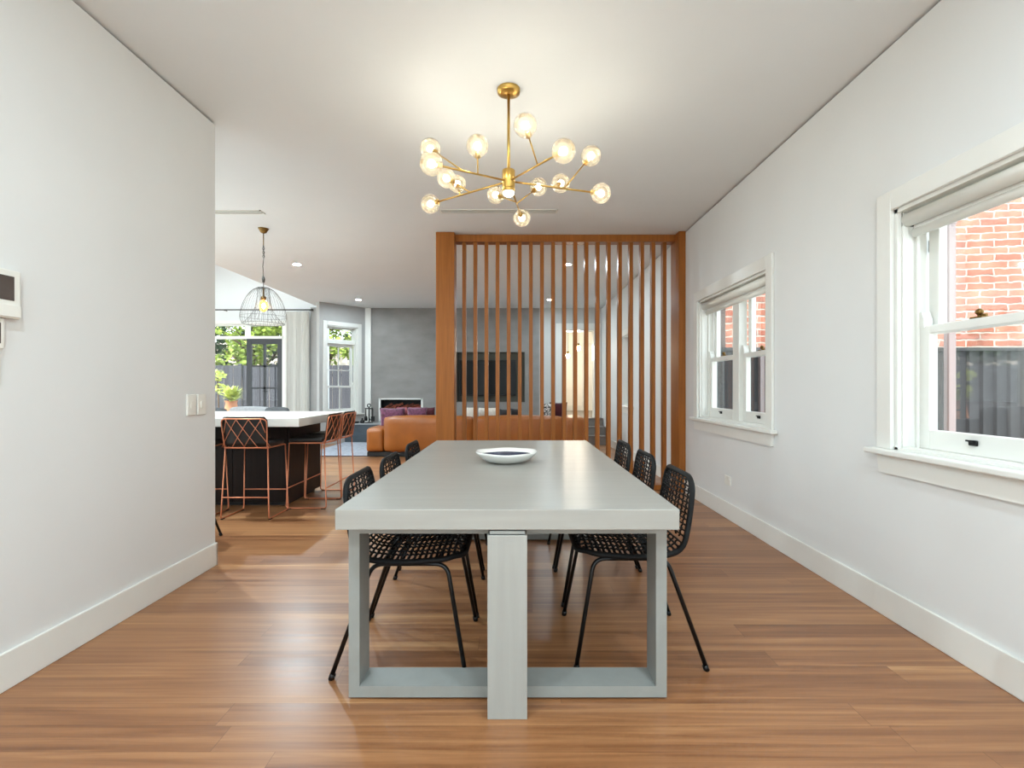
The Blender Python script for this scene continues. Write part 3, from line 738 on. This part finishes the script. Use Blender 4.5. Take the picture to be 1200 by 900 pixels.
# ------------------------------------------------------------------ ceiling fittings
for (x, y, lab) in ((-3.12, 7.34, 'round recessed ceiling downlight near the wire cage pendant'), (-3.14, 10.3, 'round recessed ceiling downlight near the grey fireplace wall'),
                    (.76, 7.34, 'round recessed ceiling downlight seen between the screen slats, nearer one'), (.71, 10.3, 'round recessed ceiling downlight seen between the screen slats, farther one')):
    d = thing('downlight', lab, 'downlight', (x, y, CH), 0, 'recessed downlights')
    obj('trim_ring', one(lathe, [(.062, 0), (.062, -.005), (.048, -.006), (.046, 0)], 32), 'plastic', d)
    obj('lens', one(lathe, [(0, -.004), (.046, -.004)], 32), 'downs' if y < 9 and x < 0 else 'downf', d)
for (x, y) in ((-5.6, 4.4), (-5.6, 6.2), (-3.1, 4.55), (-1.0, .6), (1.0, .6), (-1.0, -1.0), (1.0, -1.0)):  # unseen downlights added as fill for the kitchen and dining room
    d = thing('downlight', None, None, (x, y, CH), 0, kind='structure')
    obj('trim_ring', one(lathe, [(.062, 0), (.062, -.005), (.048, -.006), (.046, 0)], 32), 'plastic', d)
    obj('lens', one(lathe, [(0, -.004), (.046, -.004)], 32), 'down' if y < 2 else 'downs', d)
def vent(x0, x1, y, lab):
    v = thing('ceiling_vent', lab, 'air vent', ((x0 + x1) / 2, y, CH), 0, 'linear ceiling vents'); h = (x1 - x0) / 2
    bm = B()
    box(bm, -h, h, -.055, -.04, -.006, 0); box(bm, -h, h, .04, .055, -.006, 0); box(bm, -h, -h + .015, -.055, .055, -.006, 0); box(bm, h - .015, h, -.055, .055, -.006, 0); box(bm, -h, h, -.006, .006, -.006, 0)
    obj('frame', bm, 'plastic', v)
    bm = B(); box(bm, -h + .01, h - .01, -.042, .042, -.0025, -.0005); obj('slot', bm, 'slot', v)
vent(-3.9, -2.53, 5.15, 'long white slot air vent in the ceiling beside the wire cage pendant')
vent(-.75, .43, 5.13, 'long white slot air vent in the ceiling behind the brass chandelier')

# ------------------------------------------------------------------ wall plates
def wall_unit(name, label, cat, y0, y1, z0, z1, d, m='plastic', group=None, x=XL, s=1):
    r = thing(name, label, cat, (x, (y0 + y1) / 2, z0), 0, group); a, b = sorted((0, s * d))
    obj('plate', one(box, a, b, -(y1 - y0) / 2, (y1 - y0) / 2, 0, z1 - z0, .004), m, r); return r
def inset(r, name, y0, y1, z0, z1, d, m, x0=0): obj(name, one(box, x0, d, y0, y1, z0, z1, .001), m, r)
k = wall_unit('intercom', 'beige intercom panel with dark display on the left wall, cut by the frame', 'intercom', 1.80, 2.045, 1.455, 1.645, .028)
inset(k, 'display', -.095, .095, .07, .165, .030, 'lcd'); inset(k, 'flap', -.118, .118, .006, .052, .034, 'plastic')
k = wall_unit('thermostat', 'small white thermostat under the intercom on the left wall', 'thermostat', 1.84, 1.99, 1.335, 1.452, .018)
inset(k, 'display', -.06, .06, .02, .1, .0195, 'lcd')
k = wall_unit('control_plate', 'narrow white plate lowest below the intercom on the left wall', 'wall plate', 1.86, 1.985, 1.20, 1.315, .01); inset(k, 'button', -.02, .02, .04, .075, .013, 'plastic')
k = wall_unit('light_switch', 'slim white light switch on left wall, farther from the corner', 'light switch', 3.115, 3.2, 1.012, 1.142, .012, group='slim white light switches'); inset(k, 'rocker', -.015, .015, .045, .085, .016, 'plastic')
k = wall_unit('light_switch', 'slim white light switch on left wall, closer to the corner', 'light switch', 3.217, 3.302, 1.012, 1.142, .012, group='slim white light switches'); inset(k, 'rocker', -.015, .015, .045, .085, .016, 'plastic')
k = wall_unit('power_outlet', 'small white power outlet low on the right wall', 'power outlet', 4.555, 4.68, .305, .388, .012, x=XR, s=-1)
bm = B(); box(bm, -.015, -.011, -.045, -.02, .05, .066, .001); box(bm, -.015, -.011, .02, .045, .05, .066, .001); obj('switch', bm, 'plastic', k)

# ------------------------------------------------------------------ living end
rg = thing('rug', 'blue grey rug under the tan leather sofa', 'rug', (-1.5, 9.6, 0))
obj('pile', one(box, -2.15, 2.4, -.8, 1.34, 0.001, .018, .004), 'rug', rg); obj('edge_shade', one(box, -2.16, 2.41, -.812, 1.35, 0.0005, .012), 'rugedge', rg)  # dark rim colours in the shadow along the rug edge

def puff(bm, x0, x1, y0, y1, z0, z1, bev=.05, bulge=.02, seg=4):
    """upholstered block: rounded box, gently inflated"""
    t_ = B(); r = bmesh.ops.create_cube(t_, size=1.0); bmesh.ops.subdivide_edges(t_, edges=t_.edges[:], cuts=9, use_grid_fill=True)
    sx, sy, sz = x1 - x0, y1 - y0, z1 - z0; c = Vector(((x0 + x1) / 2, (y0 + y1) / 2, (z0 + z1) / 2))
    for v in t_.verts:
        p = Vector((v.co.x * sx, v.co.y * sy, v.co.z * sz))
        b = min(bev, sx * .49, sy * .49, sz * .49)
        q = Vector((max(-sx / 2 + b, min(sx / 2 - b, p.x)), max(-sy / 2 + b, min(sy / 2 - b, p.y)), max(-sz / 2 + b, min(sz / 2 - b, p.z))))
        d = p - q
        if d.length > 1e-6: p = q + d.normalized() * b
        u, v_, w = v.co.x * 2, v.co.y * 2, v.co.z * 2
        p += Vector((u * (1 - v_ * v_) * (1 - w * w), v_ * (1 - u * u) * (1 - w * w), w * (1 - u * u) * (1 - v_ * v_))) * bulge
        v.co = p + c
    vm = {v: bm.verts.new(v.co) for v in t_.verts}
    for f in t_.faces: bm.faces.new([vm[v] for v in f.verts]).smooth = True
    t_.free()

so = thing('sofa', 'long tan leather sofa seen from behind the slatted screen', 'sofa', (-.66, 8.66, .018))
obj('base', one(box, -1.84, 1.84, .03, .95, 0, .07), 'plinth', so)
obj('back', one(puff, -1.56, -.05, 0, .30, .07, .672, .055, .02), 'leather', so)
obj('back', one(puff, -.05, 1.52, 0, .30, .07, .672, .055, .02), 'leather', so)
obj('arm', one(puff, -1.86, -1.56, .0, .98, .07, .475, .05, .012), 'leather', so)
obj('arm', one(puff, 1.52, 1.86, .0, .98, .07, .655, .05, .012), 'leather', so)
for k in range(2): obj('seat_cushion', one(puff, -1.555 + k * 1.54, -.02 + k * 1.54, .29, .97, .07, .40, .06, .02), 'leather', so)

def pillow(x, y, z, w, h, th, m, label, tilt=12, rz=0, group=None):
    bm = B(); n = 12; G = {}
    for s in (-1, 1):
        for i in range(n + 1):
            for j in range(n + 1):
                u, v = -1 + 2 * i / n, -1 + 2 * j / n
                e = max(0, (1 - u ** 4) * (1 - v ** 4)) ** .5; pin = 1 - .06 * (u * u * v * v) + .03 * (u*u*v*v)
                G[s, i, j] = bm.verts.new((u * w / 2 * (1 - .07 * (1 - v * v) * abs(u) ** 3), s * th / 2 * e, h / 2 + v * h / 2 * (1 - .07 * (1 - u * u) * abs(v) ** 3)))
        for i in range(n):
            for j in range(n): bm.faces.new((G[s, i, j], G[s, i + 1, j], G[s, i + 1, j + 1], G[s, i, j + 1])).smooth = True
    bmesh.ops.remove_doubles(bm, verts=bm.verts, dist=1e-5)
    o = obj('cushion', bm, m); o.location = (x, y, z); o.rotation_euler = (R(tilt), 0, R(rz)); tag(o, label, 'cushion', group); return o
SZ = .44
def px_x(px, Y): return (px - 603) / 600 * Y
for (px, w, h, m, tl, lab) in (
    (460, .46, .385, 'purple', 4, 'plum and lilac patterned cushion peeking over the sofa, beside the fire tools'),
    (477, .46, .40, 'rose', 4, 'rose patterned cushion peeking over the sofa, second from the fire tools'),
    (489, .36, .395, 'purple', 4, 'plum patterned cushion peeking over the sofa, third from the fire tools'),
    (500, .26, .39, 'maroon', 4, 'dark maroon cushion peeking over the sofa beside the screen post'),
    (551, .26, .40, 'fluffy', 4, 'white fluffy cushion over the sofa, nearest the screen post'),
    (572, .38, .385, 'fluffy', 4, 'wide white fluffy cushion over the sofa, under the television'),
    (592, .2, .36, 'charcoal', 4, 'small charcoal cushion over the sofa beside the white fluffy cushion'),
    (605, .2, .365, 'charcoal', 4, 'small charcoal cushion over the sofa, under the television edge'),
    (642, .26, .47, 'checks', 4, 'black and white printed cushion over the sofa'),
    (655, .32, .48, 'maroon', 4, 'maroon cushion over the sofa beside the black and white one')):
    alt = not globals().get('alt', True); pillow(px_x(px, 9.12), 9.13 + .13 * alt, SZ, w, h, .1, m, lab, tilt=tl, group='cushions on the tan sofa')

# hearth bench (follows the angled wall), fire tools and ornaments
bn = thing('hearth_bench', 'low blue grey stone hearth bench under the fireplace', 'bench', (0, 0, 0))
poly = [(-3.64, 10.985), (-1.85, 10.985), (-1.85, YB - .002), (-3.185, YB - .002), (-3.185, YB - .045), (-3.335, YB - .045)]
obj('body', one(prism, poly, 0, .385), 'bench', bn)
bm = B(); prism(bm, [(-3.66, 10.965), (-1.835, 10.965), (-1.835, YB - .002)] + poly[3:], .385, .415); obj('slab', bm, 'benchtop', bn)
fp = thing('fireplace', 'black recessed gas fireplace with thin white surround', 'fireplace', ((FX0 + FX1) / 2, YB, FZ0))
w2, h2 = (FX1 - FX0) / 2, FZ1 - FZ0
bm = B(); box(bm, -w2 - .012, -w2 + .03, -.015, .03, -.014, h2 + .02); box(bm, w2 - .03, w2 + .012, -.015, .03, -.014, h2 + .02); box(bm, -w2, w2, -.015, .03, h2 - .01, h2 + .02); box(bm, -w2, w2, -.015, .03, -.014, .01)
obj('surround', bm, 'trim', fp)
bm = B(); box(bm, -w2 + .002, w2 - .002, .27, .29, 0.0, h2 - .002); box(bm, -w2 + .002, -w2 + .012, .03, .27, 0, h2 - .002); box(bm, w2 - .012, w2 - .002, .03, .27, 0, h2 - .002); box(bm, -w2, w2, .03, .27, 0, .012); box(bm, -w2, w2, .03, .27, h2 - .012, h2 - .002)
obj('firebox', bm, 'black', fp)
for k in range(7):
    x = -.36 + .12 * k; bm = B(); tube(bm, [(x - .13, .1 + .02 * (k % 3), .22 + .03 * (k % 2)), (x, .15, .30 + .02 * (k % 3)), (x + .14, .12 + .03 * (k % 2), .36 + .03 * ((k + 1) % 2))], .03, 8); tag(obj('log', bm, 'log', fp), 'reddish brown log')
BT = .415
ft = thing('fire_tools', 'black fire tool set on a stand on the hearth bench', 'fire tools', (-3.17, 11.15, BT))
obj('stand', one(lambda b: [lathe(b, [(0, 0), (.09, 0), (.085, .012), (.012, .02), (0, .02)], 20), tube(b, [(0, 0, 0), (0, 0, .34)], .012, 8), tube(b, [(-.085, 0, .31), (.085, 0, .31)], .013, 8), tube(b, [(.035 * math.cos(2 * PI * i / 16), 0, .375 + .035 * math.sin(2 * PI * i / 16)) for i in range(16)], .011, 6, closed=True)]), 'black', ft)
for (x, tipf) in ((-.075, 'broom'), (0, 'poker'), (.075, 'shovel')):
    bm = B(); tube(bm, [(x, .02, .31), (x, .025, .09)], .012, 6)
    if tipf == 'broom': lathe(bm, [(0, .04), (.036, .04), (.032, .13), (.008, .15), (0, .15)], 12, (x, .025, 0))
    if tipf == 'shovel': box(bm, x - .042, x + .042, .02, .03, .03, .14, .008)
    if tipf == 'poker': tube(bm, [(x, .025, .1), (x + .02, .025, .06), (x, .025, .04)], .012, 6)
    obj(tipf, bm, 'black', ft)
orn = thing('ornament', 'small dark ornament on the hearth bench under the tall window', 'ornament', (-3.30, 11.1, BT))
obj('body', one(lathe, [(0, 0), (.04, 0), (.05, .03), (.03, .06), (.015, .08), (.02, .1), (0, .11)], 14), 'black', orn)
orn = thing('ornament', 'low dark dish on the hearth bench beside the fire tools', 'ornament', (-3.25, 10.99 + .05, BT))
orn.location = (-3.42, 11.06, BT); obj('body', one(lathe, [(0, 0), (.05, 0), (.075, .03), (.07, .032), (.045, .01), (0, .01)], 16), 'black', orn)

tv = thing('television', 'black flat television inside the dark wall niche', 'television', ((-1.22 + .02) / 2 - .0, YB + .1, NZ0 + .14))
obj('bezel', one(box, -.63, .63, -.02, .04, 0, .80, .006), 'black', tv); obj('screen', one(box, -.615, .615, -.023, -.0195, .03, .785), 'tvglass', tv)
obj('stand', one(box, -.2, .2, -.06, .06, -.128, -.115), 'black', tv); obj('neck', one(box, -.05, .05, 0, .03, -.115, .01), 'black', tv)

# curtain, rod, lounge chairs
cu = thing('curtain', 'pale grey linen curtain hanging beside the garden door', 'curtain', (0, 0, 0))
bm = B(); n = 120; x0, x1 = -5.02, -4.50; F = []
for side in (0, 1):
    row = []
    for i in range(n + 1):
        u = i / n; x = x0 + (x1 - x0) * u; ph = u * 2 * PI * 8.0
        row.append([Vector((x + .012 * math.sin(2 * ph), 11.22 + (.06 * math.sin(ph) + .016 * math.sin(2.3 * ph)) * (1 if z < 2 else .75) + .004 * side, z)) for z in (.03, 1.2, 2.2, 2.85)])
    F.append([[bm.verts.new(p) for p in q] for q in row])
for side in (0, 1):
    for i in range(n):
        for j in range(3): bm.faces.new((F[side][i][j], F[side][i + 1][j], F[side][i + 1][j + 1], F[side][i][j + 1])).smooth = True
obj('drape', bm, 'curtain', cu)
rd = thing('curtain_rod', 'slim pewter curtain rod across the garden doors', 'curtain rod', (0, 0, 0))
obj('rod', one(tube, [(-7.3, 11.22, 2.885), (-4.46, 11.22, 2.885)], .014, 10), 'rod', rd)
obj('finial', one(sphere, (-4.44, 11.22, 2.885), .03, 2), 'rod', rd)
for x in (-4.52, -6.4): obj('bracket', one(tube, [(x, YB, 2.885), (x, 11.22, 2.885)], .01, 8), 'rod', rd)

def lounge(x, y, w, h, m, m2, lab, rz=0):
    t = thing('armchair', lab, 'armchair', (x, y, 0), R(rz), 'grey armchairs beyond the island')
    obj('seat', one(puff, -w / 2 + .08, w / 2 - .08, -.25, .35, .24, .45, .06), m, t)
    obj('back', one(puff, -w / 2, w / 2, -.38, -.24, .2, h, .05), m2, t)
    for s in (-1, 1): obj('arm', one(puff, min(s * w / 2, s * (w / 2 - .09)), max(s * w / 2, s * (w / 2 - .09)), -.3, .35, .24, .6, .04), m2, t)
    for sx in (-1, 1):
        for sy in (-.28, .28): obj('leg', one(tube, [(sx * (w / 2 - .06), sy, .0), (sx * (w / 2 - .08), sy, .26)], [.014, .02], 8), 'darkwood', t)
lounge(-5.42, 9.3, .72, .815, 'greyfab', 'darkgreyfab', 'dark grey armchair beyond the island, left of the glazed door')
lounge(-4.64, 9.3, .70, .835, 'greyfab', 'greyfab', 'pale grey armchair beyond the island, in front of the glazed door')
lounge(-4.03, 9.0, .40, .835, 'darkgreyfab', 'darkgreyfab', 'narrow dark grey armchair beyond the island, below the curtain')

# ------------------------------------------------------------------ outside
bm = B(); box(bm, -40, 40, -30, 60, -.4, -.15); struct('ground', bm, 'paving')
# steel fence across the side passage, brick house beyond
def corrugated(name, x0, x1, y, z0, z1, lab, period=.16):
    bm = B(); n = int((x1 - x0) / period); prof = []
    for k in range(n):
        a = x0 + k * period
        prof += [(a, 0), (a + period * .55, 0), (a + period * .66, -.03), (a + period * .88, -.03)]
    prof.append((x0 + n * period, 0))
    for s, dy in ((0, 0), (1, .01)): pass
    lo = [bm.verts.new((x, y + d, z0)) for x, d in prof]; hi = [bm.verts.new((x, y + d, z1)) for x, d in prof]
    lo2 = [bm.verts.new((x, y + d + .012, z0)) for x, d in prof]; hi2 = [bm.verts.new((x, y + d + .012, z1)) for x, d in prof]
    for i in range(len(prof) - 1):
        bm.faces.new((lo[i], lo[i + 1], hi[i + 1], hi[i])); bm.faces.new((lo2[i + 1], lo2[i], hi2[i], hi2[i + 1])); bm.faces.new((hi[i], hi[i + 1], hi2[i + 1], hi2[i]))
    return bm
fc = thing('steel_fence', 'charcoal corrugated steel fence outside the right windows', 'fence', (0, 0, -.15))
obj('sheet', corrugated('s', 2.32, 9.4, 6.0, 0, 1.76, ''), 'fence', fc)
obj('cap', one(box, 2.3, 9.42, 5.95, 6.03, 1.76, 1.8), 'fence', fc)
obj('post', one(box, 2.855, 2.9, 5.945, 6.0, 0, 1.8), 'downpipe', fc)
bm = B(); box(bm, 2.3, 2.5, 6.06, 6.3, -.15, 3.4, .01); tag(obj('brick_pier', bm, 'pier'), 'tall brown rendered pier outside the far double window', 'pier')
bm = B(); box(bm, -3.4, 7, 0, .3, -.15, 5.2); o = struct('wall_neighbour', bm, 'brick', 'sunlit old red brick wall of the neighbouring house', 'brick wall'); o.location = (6.1, 7.1, 0); o.rotation_euler = (0, 0, R(-9))
dp = thing('downpipe', 'pale vertical downpipe outside the large near window', 'downpipe', (4.99, 5.86, -.15))
obj('pipe', one(box, -.04, .04, -.03, .05, 0, 5.0, .006), 'downpipe', dp)
for z in (3.2,): obj('strap', one(box, -.05, .05, -.034, .054, z, z + .03), 'downpipe', dp)

# garden
fg = thing('garden_fence', 'dark grey timber paling fence across the garden', 'fence', (-10, 17.0, -.15))
bm = B(); x = -7.0; k = 0
while x < 8:
    box(bm, x, x + .142, (k % 2) * .012, .02 + (k % 2) * .012, 0, 2.07); x += .15; k += 1
obj('palings', bm, 'fencetimber', fg)
obj('rail', one(box, -7, 8, .03, .07, 1.7, 1.78), 'fencetimber', fg)
for px in (281, 320): 
    xx = (px - 603) / 600 * 16.95 + 10; obj('post', one(box, xx - .05, xx + .05, -.06, 0, 0, 2.12), 'fencetimber', fg)
bm = B(); box(bm, -24, -3, 24, 24.3, -.15, 3.0); box(bm, -24, -3, 23.7, 24.6, 3.0, 3.25); struct('wall_garden_house', bm, 'render')

def leaves(bm, blobs, n, size, asp=.5, rnd=random):
    tot = sum(b[3] ** 2 for b in blobs)
    for (cx, cy, cz, r, sq) in blobs:
        for _ in range(int(n * r * r / tot)):
            d = Vector((rnd.gauss(0, 1), rnd.gauss(0, 1), rnd.gauss(0, 1))).normalized(); rad = r * rnd.uniform(.45, 1.0) ** .6
            c = Vector((cx, cy, cz)) + Vector((d.x, d.y, d.z * sq)) * rad
            a = Vector((rnd.gauss(0, 1), rnd.gauss(0, 1), rnd.gauss(0, .6))).normalized(); b = a.orthogonal().normalized(); b.rotate(Matrix.Rotation(rnd.uniform(0, 6.28), 3, a))
            L = size * rnd.uniform(.6, 1.3); w = L * asp
            bm.faces.new([bm.verts.new(p) for p in (c - a * L / 2, c + b * w / 2, c + a * L / 2, c - b * w / 2)])
def tree(x, y, h, r, m, lab, n=2600, size=.22, seed=1):
    rnd = random.Random(seed); t = thing('garden_tree', lab, 'tree', (x, y, -.15), 0, 'trees behind the garden fence')
    bm = B(); tube(bm, [(0, 0, 0), (.1, .05, h * .35), (-.05, 0, h * .7), (0, 0, h * .9)], [.16, .13, .08, .03], 8)
    for k in range(5):
        a = rnd.uniform(0, 6.28); tube(bm, [(0, 0, h * (.35 + .08 * k)), (math.cos(a) * r * .4, math.sin(a) * r * .4, h * (.5 + .08 * k)), (math.cos(a) * r * .8, math.sin(a) * r * .8, h * (.6 + .07 * k))], [.06, .04, .015], 6)
    obj('trunk', bm, 'bark', t)
    blobs = [(rnd.uniform(-.6, .6) * r, rnd.uniform(-.5, .5) * r, h * rnd.uniform(.45, .95), r * rnd.uniform(.35, .6), .8) for _ in range(11)]
    bm = B(); leaves(bm, blobs, n, size, rnd=rnd); obj('foliage', bm, m, t)
tree(-13.2, 19.0, 5.2, 2.4, 'leafm', 'mid green tree behind the garden fence, left of the glazed door', 4200, .24, 1)
tree(-10.2, 20.5, 5.6, 2.3, 'leafd', 'deep green tree behind the garden fence, seen above the glazed door', 3400, .24, 2)
tree(-9.3, 18.2, 3.9, 1.1, 'leafy', 'lime green tree behind the garden fence, seen through the glazed door', 1500, .2, 3)
tree(-6.9, 18.6, 5.4, 2.0, 'leafy', 'lime green tree behind the garden fence, seen through the tall window', 3000, .22, 4)
tree(-5.0, 20.5, 6.0, 2.3, 'leafd', 'dark leafy tree behind the garden fence, seen through the tall window', 3000, .24, 5)
def spiky(bm, c, n, L, w, rnd):
    for _ in range(n):
        a = rnd.uniform(0, 6.28); el = rnd.uniform(.1, 1.3); l = L * rnd.uniform(.7, 1.1)
        d = Vector((math.cos(a) * math.cos(el), math.sin(a) * math.cos(el), math.sin(el))); s = d.cross(Vector((0, 0, 1))).normalized()
        c0 = Vector(c); m1 = c0 + d * l * .55; e = c0 + d * l - Vector((0, 0, .12 * l))
        v = [bm.verts.new(p) for p in (c0 - s * w * .3, c0 + s * w * .3, m1 + s * w, e, m1 - s * w)]
        bm.faces.new((v[0], v[1], v[2], v[4])); bm.faces.new((v[4], v[2], v[3]))
rnd = random.Random(5)
pt = thing('potted_plant', 'bright lime green leafy plant in a terracotta pot outside the garden doors', 'plant', ((271 - 603) / 600 * 13, 13.0, -.15))
obj('pot', one(lathe, [(0, 0), (.16, 0), (.2, .4), (.15, .8), (.13, .95), (.16, 1.0), (.14, 1.0), (.11, .9), (0, .9)], 20), 'terracotta', pt)
bm = B(); spiky(bm, (0, 0, 1.05), 90, .42, .045, rnd); spiky(bm, (.05, 0, .98), 50, .36, .04, rnd); obj('leaves', bm, 'leafp', pt)
pt = thing('potted_plant', 'pale yellow flowering plant on a tall stem outside, beside the white wall edge', 'plant', ((255 - 603) / 600 * 13.6, 13.6, -.15))
bm = B(); tube(bm, [(0, 0, 0), (.03, 0, .8), (0, 0, 1.6)], .02, 6); obj('stem', bm, 'bark', pt)
bm = B(); leaves(bm, [(0, 0, 1.66, .2, .8), (.08, 0, 1.3, .18, .7)], 260, .11, rnd=rnd); obj('blooms', bm, 'leafp', pt)

# ------------------------------------------------------------------ light
w = bpy.data.worlds.new('World'); sc.world = w; w.use_nodes = True
nt = w.node_tree; nt.nodes.clear(); L = nt.links.new
out = N(nt, 'ShaderNodeOutputWorld'); bg = N(nt, 'ShaderNodeBackground'); tc = N(nt, 'ShaderNodeTexCoord'); sx = N(nt, 'ShaderNodeSeparateXYZ')
L(tc.outputs['Generated'], sx.inputs[0]); cr = N(nt, 'ShaderNodeValToRGB'); e = cr.color_ramp.elements
e[0].position = 0; e[0].color = (.86, .98, 1, 1); e[1].position = .8; e[1].color = (.70, .88, 1, 1)
L(sx.outputs[2], cr.inputs[0]); L(cr.outputs[0], bg.inputs[0]); bg.inputs[1].default_value = 3.6; L(bg.outputs[0], out.inputs[0])
sun = bpy.data.lights.new('sun', 'SUN'); sun.energy = 7; sun.angle = .01; sun.color = (1, .94, .84)
so_ = bpy.data.objects.new('sun', sun); C.objects.link(so_); so_.rotation_euler = Vector((.42, .70, -.95)).to_track_quat('-Z', 'Y').to_euler()

# ------------------------------------------------------------------ camera
cam = bpy.data.cameras.new('camera'); co = bpy.data.objects.new('camera', cam); C.objects.link(co)
co.location = (0, 0, 1.185); co.rotation_euler = (PI / 2, 0, 0)
cam.sensor_fit = 'HORIZONTAL'; cam.sensor_width = 36; cam.lens = 18.0
cam.shift_x = -3 / 1200; cam.shift_y = 4 / 1200
cam.clip_start = .02; cam.clip_end = 200
sc.camera = co
sc.view_settings.view_transform = 'Standard'; sc.view_settings.look = 'None'; sc.view_settings.exposure = 0.13; sc.view_settings.gamma = 1
sc.view_settings.use_curve_mapping = False
sc.cycles.use_denoising = True
sc.cycles.max_bounces = 12; sc.cycles.diffuse_bounces = 6; sc.cycles.glossy_bounces = 5; sc.cycles.transparent_max_bounces = 24
sc.cycles.caustics_reflective = False; sc.cycles.caustics_refractive = False; sc.cycles.sample_clamp_indirect = 6
